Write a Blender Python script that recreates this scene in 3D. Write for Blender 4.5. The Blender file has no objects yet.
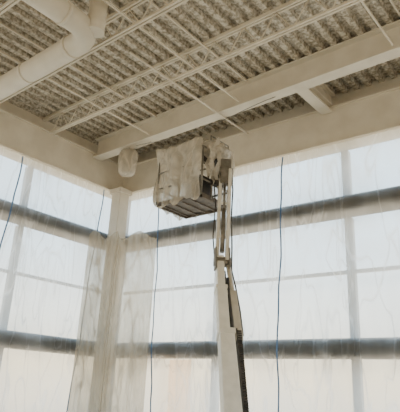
import bpy, bmesh, math, random
from mathutils import Vector, Matrix, noise
random.seed(4)
D=bpy.data
C=bpy.context.scene.collection

# ---------------------------------------------------------------- materials
def newmat(name):
    m=D.materials.new(name); m.use_nodes=True
    nt=m.node_tree; nt.nodes.clear()
    return m,nt
def paint(name,c1,c2,scale=3,rough=.7,bump=.0,detail=5,stretch=(1,1,1),lo=.35,hi=.65,metal=0):
    m,nt=newmat(name); N=nt.nodes.new; L=nt.links.new
    o=N('ShaderNodeOutputMaterial'); b=N('ShaderNodeBsdfPrincipled')
    tc=N('ShaderNodeTexCoord'); mp=N('ShaderNodeMapping'); mp.inputs['Scale'].default_value=stretch
    n=N('ShaderNodeTexNoise'); n.inputs['Scale'].default_value=scale; n.inputs['Detail'].default_value=detail
    r=N('ShaderNodeValToRGB'); r.color_ramp.elements[0].position=lo; r.color_ramp.elements[1].position=hi
    r.color_ramp.elements[0].color=(*c1,1); r.color_ramp.elements[1].color=(*c2,1)
    L(tc.outputs['Object'],mp.inputs[0]); L(mp.outputs[0],n.inputs['Vector']); L(n.outputs['Fac'],r.inputs[0])
    L(r.outputs[0],b.inputs['Base Color']); b.inputs['Roughness'].default_value=rough; b.inputs['Metallic'].default_value=metal
    if bump:
        bp=N('ShaderNodeBump'); bp.inputs['Strength'].default_value=bump; bp.inputs['Distance'].default_value=.02
        L(n.outputs['Fac'],bp.inputs['Height']); L(bp.outputs[0],b.inputs['Normal'])
    L(b.outputs[0],o.inputs[0]); return m
def plastic(name,col,transp,transl,rough=.35,nscale=2.2,stretch=(1,1,.35),bump=.5,var=.15,tint=(.97,.97,.95),wrinkle=0.0):
    m,nt=newmat(name); N=nt.nodes.new; L=nt.links.new
    o=N('ShaderNodeOutputMaterial'); tc=N('ShaderNodeTexCoord'); mp=N('ShaderNodeMapping')
    mp.inputs['Scale'].default_value=stretch
    n=N('ShaderNodeTexNoise'); n.inputs['Scale'].default_value=nscale; n.inputs['Detail'].default_value=6 if nscale>2 else 3; n.inputs['Distortion'].default_value=.8
    L(tc.outputs['Object'],mp.inputs[0]); L(mp.outputs[0],n.inputs['Vector'])
    bp=N('ShaderNodeBump'); bp.inputs['Strength'].default_value=bump; bp.inputs['Distance'].default_value=.06
    prev=None
    for rot,sc in (((.35,.35,0),1.6),((-.5,-.5,0),1.2)):
        mp2=N('ShaderNodeMapping'); mp2.inputs['Scale'].default_value=(1,1,.20); mp2.inputs['Rotation'].default_value=rot
        n2=N('ShaderNodeTexNoise'); n2.inputs['Scale'].default_value=sc; n2.inputs['Detail'].default_value=2; n2.inputs['Distortion'].default_value=.8
        L(tc.outputs['Object'],mp2.inputs[0]); L(mp2.outputs[0],n2.inputs['Vector'])
        s1=N('ShaderNodeMath'); s1.operation='SUBTRACT'; s1.inputs[1].default_value=.5; L(n2.outputs['Fac'],s1.inputs[0])
        s2=N('ShaderNodeMath'); s2.operation='ABSOLUTE'; L(s1.outputs[0],s2.inputs[0])
        cr_=N('ShaderNodeMapRange'); cr_.inputs['From Min'].default_value=0; cr_.inputs['From Max'].default_value=.020; cr_.inputs['To Min'].default_value=wrinkle; cr_.inputs['To Max'].default_value=0
        L(s2.outputs[0],cr_.inputs['Value'])
        if prev is None: prev=cr_
        else:
            mx=N('ShaderNodeMath'); mx.operation='MAXIMUM'; L(prev.outputs[0],mx.inputs[0]); L(cr_.outputs[0],mx.inputs[1]); prev=mx
    ad=N('ShaderNodeMath'); ad.operation='ADD'; L(n.outputs['Fac'],ad.inputs[0]); L(prev.outputs[0],ad.inputs[1])
    L(ad.outputs[0],bp.inputs['Height'])
    tr=N('ShaderNodeBsdfTransparent'); tr.inputs[0].default_value=(*tint,1)
    tl=N('ShaderNodeBsdfTranslucent'); tl.inputs[0].default_value=(*col,1)
    df=N('ShaderNodeBsdfPrincipled'); df.inputs['Base Color'].default_value=(*col,1); df.inputs['Roughness'].default_value=rough
    for s in (tl,df): L(bp.outputs[0],s.inputs['Normal'])
    m1=N('ShaderNodeMixShader'); m1.inputs[0].default_value=transl; L(df.outputs[0],m1.inputs[1]); L(tl.outputs[0],m1.inputs[2])
    mr=N('ShaderNodeMapRange'); mr.inputs['From Min'].default_value=.3; mr.inputs['From Max'].default_value=.7
    mr.inputs['To Min'].default_value=transp-var; mr.inputs['To Max'].default_value=transp+var
    L(n.outputs['Fac'],mr.inputs['Value'])
    sb=N('ShaderNodeMath'); sb.operation='SUBTRACT'; sb.use_clamp=True; L(mr.outputs[0],sb.inputs[0]); L(prev.outputs[0],sb.inputs[1])
    m2=N('ShaderNodeMixShader'); L(sb.outputs[0],m2.inputs[0]); L(m1.outputs[0],m2.inputs[1]); L(tr.outputs[0],m2.inputs[2])
    L(m2.outputs[0],o.inputs[0]); return m

M_paint=paint('dryfall_paint',(.64,.565,.44),(.74,.665,.53),2.5,.65)
M_beam=paint('beam_paint',(.65,.585,.47),(.74,.675,.555),2,.6)
M_deck=paint('deck_overspray',(.30,.255,.185),(.66,.595,.485),14,.6,bump=.15,detail=10,lo=.40,hi=.60)
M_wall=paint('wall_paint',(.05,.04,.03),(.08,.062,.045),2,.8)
M_wall2=paint('back_wall_paint',(.60,.53,.42),(.67,.6,.48),1,.8)
M_floor=paint('concrete',(.42,.38,.31),(.54,.49,.41),1.5,.7,bump=.1)
M_mull=paint('mullion_metal',(.40,.40,.40),(.48,.48,.48),3,.5)
M_col=paint('column_paint',(.60,.545,.45),(.68,.62,.52),2,.6)
M_sheet=plastic('plastic_sheeting',(.76,.81,.86),.47,.84,nscale=1.3,stretch=(1,1,.45),var=.13,bump=.9,tint=(.92,.97,1),wrinkle=.25)
M_drape=plastic('plastic_drape',(.54,.49,.41),.34,.7,nscale=3,tint=(.85,.83,.78),wrinkle=.25)
M_wrap=plastic('dirty_plastic_wrap',(.72,.655,.55),.28,.35,nscale=4,stretch=(1,1,.8),bump=.9,var=.2,rough=.14,wrinkle=.25)
M_tape=paint('blue_tape',(.08,.17,.36),(.12,.24,.48),4,.6)
M_lift=paint('lift_enamel',(.74,.71,.64),(.84,.81,.74),6,.4)
M_arm=paint('arm_enamel',(.50,.46,.38),(.60,.55,.47),6,.4)
M_dark=paint('dark_steel',(.03,.03,.03),(.08,.07,.06),8,.55)
M_plat=paint('platform_steel',(.10,.08,.06),(.17,.14,.11),8,.6)
M_rub=paint('tyre_rubber',(.02,.02,.02),(.04,.04,.04),8,.9)
M_grey=paint('grey_steel',(.16,.145,.12),(.26,.24,.21),8,.4,metal=.4)
M_orange=paint('orange_panel',(.80,.30,.10),(.86,.36,.13),2,.5)

# ---------------------------------------------------------------- mesh helpers
def mkobj(name,bm,mat,parent=None,smooth=False):
    me=D.meshes.new(name); bm.normal_update(); bm.to_mesh(me); bm.free()
    o=D.objects.new(name,me); C.objects.link(o)
    if isinstance(mat,(list,tuple)):
        for m in mat: me.materials.append(m)
    else: me.materials.append(mat)
    if smooth:
        for p in me.polygons: p.use_smooth=True
    if parent: o.parent=parent
    return o
def empty(name,loc=(0,0,0)):
    e=D.objects.new(name,None); C.objects.link(e); return e
def abox(bm,a,b,mi=0):
    x0,y0,z0=a; x1,y1,z1=b
    v=[bm.verts.new(p) for p in ((x0,y0,z0),(x1,y0,z0),(x1,y1,z0),(x0,y1,z0),(x0,y0,z1),(x1,y0,z1),(x1,y1,z1),(x0,y1,z1))]
    for f in ((0,3,2,1),(4,5,6,7),(0,1,5,4),(1,2,6,5),(2,3,7,6),(3,0,4,7)):
        fc=bm.faces.new([v[i] for i in f]); fc.material_index=mi
def obox(bm,p0,p1,w,h,side=Vector((0,0,1)),w1=None,h1=None,mi=0):
    p0=Vector(p0);p1=Vector(p1); d=(p1-p0).normalized()
    s=(side-d*side.dot(d)).normalized(); t=d.cross(s)
    w1=w if w1 is None else w1; h1=h if h1 is None else h1
    v=[]
    for p,ww,hh in ((p0,w,h),(p1,w1,h1)):
        for a,b in ((-1,-1),(1,-1),(1,1),(-1,1)): v.append(bm.verts.new(p+s*a*ww/2+t*b*hh/2))
    for f in ((3,2,1,0),(4,5,6,7),(0,1,5,4),(1,2,6,5),(2,3,7,6),(3,0,4,7)):
        fc=bm.faces.new([v[i] for i in f]); fc.material_index=mi
def tube(bm,pts,r,n=12,cap=True,mi=0):
    pts=[Vector(p) for p in pts]; rings=[]
    ref=None
    for i,p in enumerate(pts):
        if i==0: d=pts[1]-p
        elif i==len(pts)-1: d=p-pts[i-1]
        else: d=(pts[i+1]-p).normalized()+(p-pts[i-1]).normalized()
        d.normalize()
        if ref is None:
            ref=Vector((0,0,1)) if abs(d.z)<.9 else Vector((1,0,0))
        a=(ref-d*ref.dot(d)).normalized(); ref=a; b=d.cross(a)
        rr=r[i] if isinstance(r,(list,tuple)) else r
        rings.append([bm.verts.new(p+a*math.cos(2*math.pi*k/n)*rr+b*math.sin(2*math.pi*k/n)*rr) for k in range(n)])
    for i in range(len(rings)-1):
        for k in range(n):
            f=bm.faces.new((rings[i][k],rings[i][(k+1)%n],rings[i+1][(k+1)%n],rings[i+1][k])); f.material_index=mi; f.smooth=True
    if cap:
        f=bm.faces.new(rings[0][::-1]); f.material_index=mi
        f=bm.faces.new(rings[-1]); f.material_index=mi
def bevel(o,w=.01,seg=2):
    m=o.modifiers.new('bev','BEVEL'); m.width=w; m.segments=seg; m.limit_method='ANGLE'; return o

# ---------------------------------------------------------------- room
XR,YB=22.0,-18.0
DECK=8.75
WR=math.radians(2.5)      # the right-hand wall opens slightly wider than a right angle
def onright(o): o.rotation_euler=(0,0,WR); return o
YE=1.4
bm=bmesh.new(); abox(bm,(-.3,YB-.3,-.15),(XR+.3,YE,0)); mkobj('floor',bm,M_floor)
# corrugated deck
bm=bmesh.new(); prof=[];x=-.3;P=.30
while x<XR+.3:
    prof+= [(x,0),(x+.12,0),(x+.15,.11),(x+.27,.11)]; x+=P
prev=None
for px,pz in prof:
    cur=[bm.verts.new((px,YB-.3,DECK+pz)),bm.verts.new((px,YE,DECK+pz))]
    if prev: bm.faces.new((prev[0],prev[1],cur[1],cur[0]))
    prev=cur
o=mkobj('ceiling',bm,M_deck)
bm=bmesh.new(); abox(bm,(-.3,YB-.3,DECK+.12),(XR+.3,YE,DECK+.25)); mkobj('ceiling_roof_slab',bm,M_paint)

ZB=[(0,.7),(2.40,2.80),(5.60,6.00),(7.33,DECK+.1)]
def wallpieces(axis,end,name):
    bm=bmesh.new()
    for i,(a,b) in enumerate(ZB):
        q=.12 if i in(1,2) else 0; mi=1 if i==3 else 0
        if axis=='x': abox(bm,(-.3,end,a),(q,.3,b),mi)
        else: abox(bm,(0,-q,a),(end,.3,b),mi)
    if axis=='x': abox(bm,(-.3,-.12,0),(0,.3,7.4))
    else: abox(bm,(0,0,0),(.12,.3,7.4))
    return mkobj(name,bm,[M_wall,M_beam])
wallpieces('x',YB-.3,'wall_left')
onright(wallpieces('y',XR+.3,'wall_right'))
# rear and far side walls, with unseen openings added to let in fill light
bm=bmesh.new()
for a,b in ((0,1.0),(5.6,DECK+.1)): abox(bm,(0,YB-.3,a),(XR,YB,b))
for x in (0,4,8,12,16,20.5): abox(bm,(x,YB-.3,1.0),(x+.9,YB,5.6))
mkobj('wall_back',bm,M_wall2)
bm=bmesh.new()
for a,b in ((0,1.0),(5.6,DECK+.1)): abox(bm,(XR,YB-.3,a),(XR+.3,.8,b))
for y in (-18.3,-14,-10,-6,-.1): abox(bm,(XR,y,1.0),(XR+.3,y+.9,5.6))
mkobj('wall_side',bm,M_wall2)
# window frames
def frames(axis,poss,end,name):
    bm=bmesh.new()
    for p in poss:
        for a,b in ((.7,2.4),(2.8,5.6),(6.0,7.33)):
            if axis=='x': abox(bm,(-.45,p-.09,a),(-.30,p+.09,b))
            else: abox(bm,(p-.09,.30,a),(p+.09,.45,b))
    for z in (4.33,):
        if axis=='x': abox(bm,(-.44,end,z-.04),(-.36,-.1,z+.04))
        else: abox(bm,(.1,.36,z-.04),(end,.44,z+.04))
    return mkobj(name,bm,M_mull)
frames('x',[-3.2-3.8*i for i in range(4)],YB,'window_1')
onright(frames('y',[3.65+3.7*i for i in range(5)],XR,'window_2'))

# header beams (steel channel) along both glazed walls
bm=bmesh.new()
abox(bm,(0.002,YB,7.33),(.30,-.002,7.37)); abox(bm,(0.002,YB,8.28),(.30,-.002,8.32)); abox(bm,(.002,YB,7.37),(.24,-.002,8.28))
mkobj('header_beam',bm,M_beam)
bm=bmesh.new()
abox(bm,(.02,-.30,7.33),(XR-.1,-.002,7.37)); abox(bm,(.02,-.30,8.28),(XR-.1,-.002,8.32)); abox(bm,(.02,-.24,7.37),(XR-.1,-.002,8.28))
onright(mkobj('header_beam',bm,M_beam))

# main I beam + stub beams
bm=bmesh.new()
yb=-1.42; z0,z1=8.12,DECK-.0
abox(bm,(.3,yb-.16,z0),(XR,yb+.16,z0+.04)); abox(bm,(.3,yb-.16,z1-.04),(XR,yb+.16,z1)); abox(bm,(.3,yb-.02,z0+.04),(XR,yb+.02,z1-.04))
mkobj('steel_roof_beam',bm,M_beam)
for sx in (7.2,14.5):
    ye=sx*math.tan(WR)-.28
    bm=bmesh.new(); abox(bm,(sx-.14,yb+.16,8.335),(sx+.14,ye,8.375)); abox(bm,(sx-.02,yb+.03,8.375),(sx+.02,ye+.2,DECK)); abox(bm,(sx-.14,yb+.03,DECK-.04),(sx+.14,ye+.2,DECK-.005)); abox(bm,(sx-.14,yb+.16,8.14),(sx+.14,ye-.02,8.18)); abox(bm,(sx-.02,yb+.03,8.18),(sx+.02,ye-.02,8.34))
    mkobj('steel_stub_beam',bm,M_beam)

# open web joists
def joist(y):
    bm=bmesh.new(); zt,zb=DECK-.03,8.14
    for s in (-1,1):
        abox(bm,(.05,y+s*.035-.022,zt-.05),(XR,y+s*.035+.022,zt+.03)); abox(bm,(.5,y+s*.035-.022,zb-.02),(XR,y+s*.035+.022,zb+.03))
    x=.5; up=True
    while x<XR-.5:
        a=(x,y,zb if up else zt-.03); b=(x+.38,y,zt-.03 if up else zb)
        tube(bm,(a,b),.014,6); x+=.38; up=not up
    return mkobj('roof_joist',bm,M_paint)
for y in (-3.25,-5.05,-6.85,-8.65,-10.45,-12.25,-14.05,-15.85): joist(y)
# bridging
for bx in (2.7,5.7,9.4,13.6):
    bm=bmesh.new(); 
    obox(bm,(bx,-1.62,8.19),(bx,-17.9,8.19),.035,.035); obox(bm,(bx+.25,-1.62,DECK-.1),(bx+.25,-17.9,DECK-.1),.035,.035)
    mkobj('joist_bridging',bm,M_paint)
bm=bmesh.new(); tube(bm,((5.08,-4.6,8.07),(5.08,-.30,8.07)),.025,10); 
for y in (-3.25,-1.42): tube(bm,((5.08,y,8.07),(5.08,y,8.13)),.012,6)
mkobj('sprinkler_pipe',bm,M_beam)
# slack cable slung under the beam
bm=bmesh.new(); pts=[]
for i in range(25):
    t=i/24; pts.append((2.0+4.6*t,-1.42-.25*math.sin(math.pi*t),8.10-.38*math.sin(math.pi*t)**1.3))
tube(bm,pts,.010,6); mkobj('hanging_cable',bm,M_grey)

# duct pipe
def arc(c,r,a0,a1,e1,e2,n=8):
    c=Vector(c);e1=Vector(e1);e2=Vector(e2)
    return [c+e1*r*math.cos(a0+(a1-a0)*i/n)+e2*r*math.sin(a0+(a1-a0)*i/n) for i in range(n+1)]
e=empty('exhaust_duct')
bm=bmesh.new(); yp,zp=-5.6,7.84
pts=[(0.32,yp,zp),(4.6,yp,zp)]+arc((4.75,yp-.45,zp),.45,math.pi/2,0,(1,0,0),(0,1,0))+[(5.2,-17.9,zp)]
tube(bm,pts,.22,24); mkobj('duct_run',bm,M_beam,e,True)
bm=bmesh.new()
for q in ((1.4,yp),(3.0,yp),(4.5,yp)): tube(bm,((q[0]-.04,q[1],zp),(q[0]+.04,q[1],zp)),.235,24)
for q in (-6.3,-8.2,-10): tube(bm,((5.2,q-.04,zp),(5.2,q+.04,zp)),.235,24)
mkobj('duct_collars',bm,M_beam,e)
bm=bmesh.new(); tube(bm,((5.35,-5.7,zp-.1),(5.35,-5.7,zp+.1),(5.35,-5.7,DECK-.01)),.17,18); mkobj('duct_riser',bm,M_beam,e)

# column
bm=bmesh.new(); abox(bm,(.36,-.74,0),(.74,-.36,7.33)); abox(bm,(.30,-.80,7.18),(.80,-.30,7.33)); abox(bm,(.30,-.80,0),(.80,-.30,.03))
bevel(mkobj('steel_column',bm,M_col),.015)

# wrapped speaker hanging from beam
e=empty('wrapped_speaker')
bm=bmesh.new(); prev=None; n=28
rows=[(-.40,.10),(-.385,.20),(-.33,.25),(-.2,.27),(0,.29),(.2,.285),(.31,.27),(.36,.21),(.39,.10),(.45,.04)]
for z,r in rows:
    cur=[]
    for k in range(n):
        a=2*math.pi*k/n; d=Vector((math.cos(a),math.sin(a),z*2)); rr=r*(1+.12*noise.noise(d*2)+.05*math.sin(a*7+z*5))
        cur.append(bm.verts.new((1.72+rr*math.cos(a),-1.42+rr*.85*math.sin(a),7.66+z)))
    if prev:
        for k in range(n): bm.faces.new((prev[k],prev[(k+1)%n],cur[(k+1)%n],cur[k]))
    else: bm.faces.new(cur[::-1])
    prev=cur
mkobj('plastic_wrap',bm,M_wrap,e,True)
bm=bmesh.new(); tube(bm,((1.72,-1.42,7.33),(1.72,-1.42,7.5),(1.72,-1.42,7.92)),[.15,.19,.17],18); tube(bm,((1.72,-1.42,7.9),(1.72,-1.42,8.13)),.02,8)
tube(bm,((1.72,-1.42,8.02),(2.6,-1.42,8.06)),.018,6)
mkobj('housing',bm,M_col,e)

# ---------------------------------------------------------------- plastic sheeting
def fold(s,z,k=0):
    t=.016*math.sin(s*5.1+1.3*math.sin(z*.5)+k)+.007*math.sin(s*13+.9*math.sin(z*.9))
    return t*(.35+.65*min(1,(7.35-z)/3)) + .035*noise.noise(Vector((s*.9,z*.45,k)))+.014*noise.noise(Vector((s*4+z*2.5,z*2,k)))
OFF=.20
def sheet(name,axis,s0,s1,z0,z1,off,k):
    bm=bmesh.new(); nx=int((s1-s0)/.07); nz=int((z1-z0)/.12); g=[]
    for i in range(nx+1):
        col=[]
        for j in range(nz+1):
            s=s0+(s1-s0)*i/nx; z=z0+(z1-z0)*j/nz; d=off+fold(s,z,k)
            col.append(bm.verts.new((d,-s,z) if axis=='x' else (s,-d,z)))
        g.append(col)
    for i in range(nx):
        for j in range(nz): bm.faces.new((g[i][j],g[i+1][j],g[i+1][j+1],g[i][j+1]))
    return mkobj(name,bm,M_sheet,None,True)
sheet('plastic_sheeting','x',0.12,16,.02,7.325,OFF,0)
onright(sheet('plastic_sheeting','y',0.12,19,.02,7.325,OFF,3))
def tape(axis,pts,off,k,w=.042):
    bm=bmesh.new(); prev=None; n=60
    for i in range(n+1):
        z=7.3-(7.25)*i/n
        for (za,sa),(zb,sb) in zip(pts[:-1],pts[1:]):
            if zb<=z<=za: s=sa+(sb-sa)*(za-z)/(za-zb)
        s+=.025*math.sin(z*1.7)+.012*math.sin(z*4.3)
        cur=[]
        for q in (-w/2,w/2):
            d=off+fold(s+q,z,k)+.02
            cur.append(bm.verts.new((d,-(s+q),z) if axis=='x' else (s+q,-d,z)))
        if prev: bm.faces.new((prev[0],prev[1],cur[1],cur[0]))
        prev=cur
    o=mkobj('blue_seam_tape',bm,M_tape)
    if axis=='y': onright(o)
tape('x',[(7.4,.95),(4,1.15),(0,1.35)],OFF,0)
tape('x',[(7.4,3.8),(4,4.0),(0,4.1)],OFF,0)
tape('y',[(7.4,1.84),(4,1.92),(0,2.15)],OFF,3)
tape('y',[(7.4,5.95),(4,5.80),(0,5.75)],OFF,3)
# gathered drape around the column
bm=bmesh.new(); path=[Vector(p) for p in ((.30,-1.35),(.45,-1.15),(.65,-1.0),(.92,-.86),(.98,-.80),(1.2,-.6),(1.6,-.42),(2.0,-.30))]
n=110
def pl(t):
    t*=len(path)-1; i=min(int(t),len(path)-2); return path[i].lerp(path[i+1],t-i)
g=[]
for i in range(n+1):
    col=[]; p=pl(i/n); ii=i*70/110
    for j in range(60):
        z=.02+5.75*j/59; w=.025*math.sin(ii*1.1+.9*math.sin(z)+z*.4)+.06*noise.noise(Vector((ii*.25,z*.8,0)))+.02*noise.noise(Vector((ii*.8+z,z*2,4)))
        q=p+Vector((1,-1)).normalized()*(w*.7+.02)
        col.append(bm.verts.new((q.x,q.y,z+ (.12*math.sin(ii*.25) if j==59 else 0))))
    g.append(col)
for i in range(n):
    for j in range(59): bm.faces.new((g[i][j],g[i+1][j],g[i+1][j+1],g[i][j+1]))
mkobj('column_plastic_drape',bm,M_drape,None,True)

# ---------------------------------------------------------------- boom lift
lift=empty('boom_lift')
S=Vector((.70,.714,0))      # lateral direction
LOW=Vector((7.13,-3.56,1.33)); ELB=Vector((6.27,-2.83,3.92)); TOP=Vector((5.98,-2.42,6.0))
PIV=LOW+(LOW-ELB).normalized()*.45
ax=(ELB-PIV); Lb=ax.length; u=ax.normalized()
def BP(t,lat=0,dep=0):
    nrm=u.cross(S).normalized()
    return PIV+ax*t+S*lat+nrm*dep
bm=bmesh.new(); obox(bm,BP(0,-.02),BP(.54,-.02),.30,.34,S,.25,.30); bevel(mkobj('boom_base_section',bm,M_lift,lift),.02)
bm=bmesh.new(); obox(bm,BP(.53,-.05),BP(.82,-.05),.19,.24,S); bevel(mkobj('boom_mid_section',bm,M_lift,lift),.02)
bm=bmesh.new(); obox(bm,BP(.80,-.05),BP(1.03,-.03),.14,.18,S); bevel(mkobj('boom_fly_section',bm,M_lift,lift),.015)
bm=bmesh.new()
obox(bm,BP(.52,-.02),BP(.55,-.02),.28,.33,S); obox(bm,BP(.80,-.05),BP(.82,-.05),.21,.26,S)
bevel(mkobj('boom_collars',bm,M_lift,lift),.01)
bm=bmesh.new(); k=0
while k<34:
    t=.13+k*.0125; obox(bm,BP(t,.20),BP(t+.0085,.20),.08,.16,S); k+=1
obox(bm,BP(.12,.16),BP(.56,.16),.02,.18,S)
mkobj('energy_chain',bm,M_dark,lift)
bm=bmesh.new(); obox(bm,BP(.50,.20),BP(.80,.16),.13,.13,S,.12,.11); tube(bm,(BP(.79,.16),BP(.98,.12)),.045,12)
obox(bm,BP(.50,.0),BP(.515,.22),.05,.08,u); obox(bm,BP(.79,-.05),BP(.80,.17),.05,.08,u)
bevel(mkobj('levelling_arm',bm,M_arm,lift),.01)
bm=bmesh.new(); tube(bm,(BP(.52,.10,-.05),BP(.88,.08,-.05)),.022,8); tube(bm,(BP(.52,.10,.06),BP(.95,.06,.06)),.018,8)
tube(bm,[BP(.55,.30,.1),BP(.7,.29,.1),BP(.85,.25,.1),BP(.97,.2,.1),ELB.lerp(TOP,.15)+S*.19,ELB.lerp(TOP,.5)+S*.16,TOP-Vector((0,0,.4))+S*.17,TOP+S*.12],.016,8)
tube(bm,[ELB-S*.13,ELB.lerp(TOP,.25)-S*.19,ELB.lerp(TOP,.6)-S*.17,ELB.lerp(TOP,.8)-S*.22,TOP+Vector((-.1,0,-.55))-S*.12],.013,8)
mkobj('hydraulic_hoses',bm,M_dark,lift)
bm=bmesh.new(); tube(bm,(ELB-S*.15,ELB+S*.17),.10,16); obox(bm,ELB-u*.18-S*.13,ELB+Vector((0,0,.25))-S*.13,.03,.2,S); obox(bm,ELB-u*.18+S*.13,ELB+Vector((0,0,.25))+S*.13,.03,.2,S)
bevel(mkobj('jib_knuckle',bm,M_grey,lift),.008)
jd=(TOP-ELB).normalized(); jn=jd.cross(S).normalized()
bm=bmesh.new()
obox(bm,ELB-S*.09+jn*.05,TOP-S*.09+jn*.05,.065,.09,S); obox(bm,ELB+S*.09-jn*.08,TOP+S*.09-jn*.08,.065,.09,S)
obox(bm,ELB+S*.09+jn*.05,TOP+S*.09+jn*.05,.05,.06,S)
for t in (.25,.62): 
    p=ELB.lerp(TOP,t); obox(bm,p-S*.09,p+S*.09,.05,.05,Vector((0,0,1)))
bevel(mkobj('jib_arms',bm,M_lift,lift),.008)
bm=bmesh.new(); tube(bm,(ELB+jd*.2-jn*.02,ELB.lerp(TOP,.55)-jn*.02),.045,12); tube(bm,(ELB.lerp(TOP,.55)-jn*.02,ELB.lerp(TOP,.85)),.025,10)
mkobj('jib_cylinder',bm,M_grey,lift)
bm=bmesh.new(); tube(bm,(TOP-S*.15,TOP+S*.15),.085,16); obox(bm,TOP+Vector((0,0,-.3)),TOP+Vector((0,0,.25)),.22,.20,S); obox(bm,TOP+Vector((0,0,-.1)),TOP+Vector((-.25,0,-.1)),.14,.14)
bevel(mkobj('basket_rotator',bm,M_grey,lift),.01)
# basket
bx0,bx1,by0,by1,bz0,bz1=4.55,5.78,-2.95,-1.98,5.36,6.48
bm=bmesh.new(); abox(bm,(bx0,by0,bz0),(bx1,by1,bz0+.05))
for i in range(5): 
    x=bx0+.1+i*(bx1-bx0-.2)/4; abox(bm,(x-.015,by0,bz0-.03),(x+.015,by1,bz0))
abox(bm,(bx0,by0,bz0-.05),(bx1,by0+.04,bz0)); abox(bm,(bx0,by1-.04,bz0-.05),(bx1,by1,bz0)); abox(bm,(bx1-.04,by0,bz0-.05),(bx1,by1,bz0)); abox(bm,(bx0,by0,bz0-.05),(bx0+.04,by1,bz0))
mkobj('basket_platform',bm,M_plat,lift)
bm=bmesh.new(); R=.024
for z in (bz0+.35,bz0+.72,bz0+1.08):
    tube(bm,((bx0,by0,z),(bx1,by0,z),(bx1,by1,z),(bx0,by1,z),(bx0,by0,z)),R,8)
for x,y in ((bx0,by0),(bx1,by0),(bx1,by1),(bx0,by1),((bx0+bx1)/2,by0),((bx0+bx1)/2,by1),(bx1,by0+.33),(bx1,by0+.64)):
    tube(bm,((x,y,bz0),(x,y,bz0+1.08)),R,8)
for y in (by0+.25,by1-.1): tube(bm,((bx1,y,bz0+1.0),(bx1,y,bz0+1.42)),.015,8)
tube(bm,((bx1,by0+.25,bz0+1.42),(bx1,by1-.1,bz0+1.42)),.015,8)
mkobj('basket_rails',bm,M_grey,lift)
bm=bmesh.new(); abox(bm,(bx1-.32,by0+.35,bz0+.90),(bx1+.02,by0+.85,bz0+1.18)); abox(bm,(bx1-.02,by0+.3,bz0+.3),(bx1+.12,by0+.62,bz0+.62)); abox(bm,(bx1-.2,by0+.5,bz0+1.18),(bx1-.05,by0+.7,bz0+1.3))
abox(bm,(bx1-.5,by0+.1,bz0+.05),(bx1-.1,by0+.45,bz0+.5))
bevel(mkobj('control_box',bm,M_dark,lift),.02)
# wrap
bm=bmesh.new(); bmesh.ops.create_cube(bm,size=1); bmesh.ops.subdivide_edges(bm,edges=bm.edges[:],cuts=34,use_grid_fill=True)
cx,cy,cz=(bx0+bx1)/2-.04,(by0+by1)/2,bz0+.64
dl=[f for f in bm.faces if f.calc_center_median().z<-.49 or (f.calc_center_median().x>.49)]
bmesh.ops.delete(bm,geom=dl,context='FACES')
for v in bm.verts:
    p=v.co.copy()
    q=Vector((p.x*1.32,p.y*1.08,p.z*1.32))
    bul=1-.05*abs(p.z*2)**3
    q.x*=bul; q.y*=bul
    if abs(p.y)>.45: q.y+=.022*math.sin(p.x*24+p.z*4+2*noise.noise(p*3))
    if abs(p.x)>.45: q.x+=.022*math.sin(p.y*24+p.z*4)
    q+=noise.noise_vector(p*2.4)*.10+noise.noise_vector(Vector((p.x*8,p.y*8,p.z*3))+Vector((5,0,0)))*.035
    if p.z<-.38: q.z+=.16*(noise.noise(Vector((p.x*7,p.y*7,2)))-.1)*(-.38-p.z)/.12
    if p.z>.45: q.z+=.05*math.cos(p.x*4)*math.cos(p.y*4)
    v.co=q+Vector((cx,cy,cz))
mkobj('basket_plastic_wrap',bm,M_wrap,lift,True)
# torn strips on the jib side
bm=bmesh.new()
for i in range(14):
    y=by0+.05+random.random()*.95; zt=bz0+.8+random.random()*.6; Ln=.35+random.random()*.6; w=.08+random.random()*.14; x=bx1+.05+random.random()*.1; prev=None
    if abs(y+2.42)<.16 and i%2: continue
    for j in range(9):
        t=j/8; z=zt-Ln*t; ww=w*(1-.6*t); off=.06*noise.noise(Vector((i,t*3,0)));yo=.1*noise.noise(Vector((i+9,t*2,0)))
        cur=[bm.verts.new((x+off+.04*math.sin(j+i),y-ww/2+yo,z)),bm.verts.new((x+off+.04,y+yo,z)),bm.verts.new((x+off-.03*math.cos(j),y+ww/2+yo,z))]
        if prev: bm.faces.new((prev[0],prev[1],cur[1],cur[0])); bm.faces.new((prev[1],prev[2],cur[2],cur[1]))
        prev=cur
mkobj('torn_plastic_strips',bm,M_wrap,lift,True)
bm=bmesh.new(); bmesh.ops.create_icosphere(bm,subdivisions=4,radius=1)
for v in bm.verts:
    p=v.co.copy(); v.co=Vector((p.x*.24,p.y*.40,p.z*.20))*(1+.25*noise.noise(p*2.5))+noise.noise_vector(p*6)*.03+Vector((bx1-.02,by0+.45,bz0+1.13))
mkobj('controls_plastic_cover',bm,M_wrap,lift,True)
# chassis, turret, wheels
bd=Vector((u.x,u.y,0)).normalized(); bl=Vector((-bd.y,bd.x,0)); c0=Vector((PIV.x,PIV.y,0))+bd*.1
bm=bmesh.new(); obox(bm,c0-bd*1.2+Vector((0,0,.48)),c0+bd*1.2+Vector((0,0,.48)),.26,1.0)
obox(bm,c0-bd*.85-bl*1.0+Vector((0,0,.42)),c0-bd*.85+bl*1.0+Vector((0,0,.42)),.14,.14); obox(bm,c0+bd*.85-bl*1.0+Vector((0,0,.42)),c0+bd*.85+bl*1.0+Vector((0,0,.42)),.14,.14)
bevel(mkobj('chassis',bm,M_grey,lift),.03)
bm=bmesh.new(); tube(bm,(c0+Vector((0,0,.61)),c0+Vector((0,0,.68))),.42,24)
for sg in (-1,1): obox(bm,c0-bd*1.0+bl*sg*.5+Vector((0,0,.9)),c0+bd*.5+bl*sg*.5+Vector((0,0,.9)),.42,.34)
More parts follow.
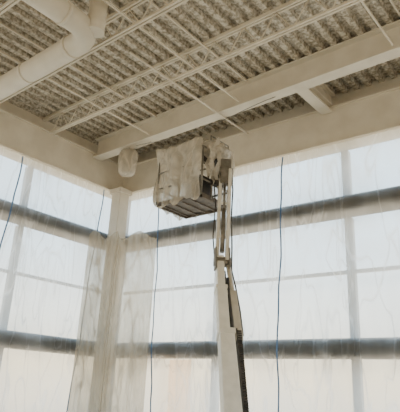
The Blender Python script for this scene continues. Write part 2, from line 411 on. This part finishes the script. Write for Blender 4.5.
obox(bm,c0-bd*1.15+Vector((0,0,.88)),c0-bd*.75+Vector((0,0,.88)),.42,1.3)
obox(bm,c0-bd*.7+Vector((0,0,.72)),c0+bd*.5+Vector((0,0,.72)),.08,.9)
bevel(mkobj('turntable_body',bm,M_lift,lift),.04)
bm=bmesh.new(); tube(bm,(PIV-bl*.33,PIV+bl*.33),.07,14)
for sg in (-1,1): obox(bm,PIV+bl*sg*.25+Vector((0,0,.08)),Vector((PIV.x,PIV.y,.72))+bl*sg*.25,.04,.3,bl)
mkobj('boom_pivot',bm,M_grey,lift)
bm=bmesh.new()
for a in (-.85,.85):
    for b in (-1,1):
        c=c0+bd*a+bl*b*.98+Vector((0,0,.42))
        tube(bm,(c-bl*.15,c-bl*.12,c+bl*.12,c+bl*.15),[.36,.42,.42,.36],28)
        tube(bm,(c-bl*.165,c+bl*.165),.2,20,mi=1)
mkobj('wheels',bm,[M_rub,M_lift],lift)

# ---------------------------------------------------------------- orange fabric added outside the lower pane to tint its glow (warm patch seen through the sheeting)
bm=bmesh.new(); nx,nz=14,20; g=[]
for i in range(nx+1):
    g.append([bm.verts.new((2.15+.75*i/nx,.34+.02*math.sin(i*.9+j*.3),.72+1.66*j/nz)) for j in range(nz+1)])
for i in range(nx):
    for j in range(nz): bm.faces.new((g[i][j],g[i+1][j],g[i+1][j+1],g[i][j+1]))
M_ban,nt=newmat('orange_mesh_fabric'); N=nt.nodes.new; L=nt.links.new
o=N('ShaderNodeOutputMaterial'); tl=N('ShaderNodeBsdfTranslucent'); tl.inputs[0].default_value=(1,.55,.28,1)
tr=N('ShaderNodeBsdfTransparent'); tr.inputs[0].default_value=(1,.88,.74,1); mx=N('ShaderNodeMixShader')
no=N('ShaderNodeTexNoise'); no.inputs['Scale'].default_value=1.5; mr=N('ShaderNodeMapRange'); mr.inputs['To Min'].default_value=.35; mr.inputs['To Max'].default_value=.8
L(no.outputs['Fac'],mr.inputs['Value']); L(mr.outputs[0],mx.inputs[0]); L(tl.outputs[0],mx.inputs[1]); L(tr.outputs[0],mx.inputs[2]); L(mx.outputs[0],o.inputs[0])
onright(mkobj('glow_tint_fabric',bm,M_ban,None,True))

# ---------------------------------------------------------------- world : bright hazy daylight
w=D.worlds.new('daylight'); bpy.context.scene.world=w; w.use_nodes=True; nt=w.node_tree; nt.nodes.clear()
N=nt.nodes.new; L=nt.links.new
o=N('ShaderNodeOutputWorld'); bg=N('ShaderNodeBackground'); tc=N('ShaderNodeTexCoord'); sp=N('ShaderNodeSeparateXYZ'); r=N('ShaderNodeValToRGB'); mr=N('ShaderNodeMapRange')
mr.inputs['From Min'].default_value=-1; mr.inputs['From Max'].default_value=1
L(tc.outputs['Generated'],sp.inputs[0]); L(sp.outputs['Z'],mr.inputs['Value']); L(mr.outputs[0],r.inputs[0]); L(r.outputs[0],bg.inputs[0]); L(bg.outputs[0],o.inputs[0])
cr=r.color_ramp; cr.elements[0].position=0; cr.elements[0].color=(.72,.61,.45,1); cr.elements[1].position=1; cr.elements[1].color=(.60,.82,1.0,1)
for p,c in ((.48,(.76,.63,.44,1)),(.515,(1.0,.80,.50,1)),(.555,(.97,.93,.78,1)),(.62,(.78,.93,1.0,1)),(.72,(.66,.87,1.0,1))):
    k=cr.elements.new(p); k.color=c
bg.inputs['Strength'].default_value=3.35
# low hazy sun outside the right-hand glazing
sl=D.lights.new('sun','SUN'); sl.energy=1.8; sl.angle=math.radians(12); sl.color=(1,.84,.62)
so=D.objects.new('sun',sl); C.objects.link(so); so.location=(4,10,12)
so.rotation_euler=Vector((.25,-.80,-.50)).to_track_quat('-Z','Y').to_euler()

# ---------------------------------------------------------------- camera
f=520.0; pitch=math.radians(19.6); yaw=math.radians(40); rl=math.radians(2.8)
F0=Vector((-math.sin(yaw),math.cos(yaw),0)); R0=Vector((math.cos(yaw),math.sin(yaw),0))
Fw=F0*math.cos(pitch)+Vector((0,0,1))*math.sin(pitch); U0=R0.cross(Fw)
Ri=R0*math.cos(rl)+U0*math.sin(rl); Up=-R0*math.sin(rl)+U0*math.cos(rl)
cam=D.cameras.new('camera'); co=D.objects.new('camera',cam); C.objects.link(co)
cam.sensor_fit='HORIZONTAL'; cam.sensor_width=36; cam.lens=36*f/400; cam.clip_end=200
pos=Vector((12.09,-10.48,1.6))
m=Matrix(((Ri.x,Up.x,-Fw.x,pos.x),(Ri.y,Up.y,-Fw.y,pos.y),(Ri.z,Up.z,-Fw.z,pos.z),(0,0,0,1)))
co.matrix_world=m
bpy.context.scene.camera=co
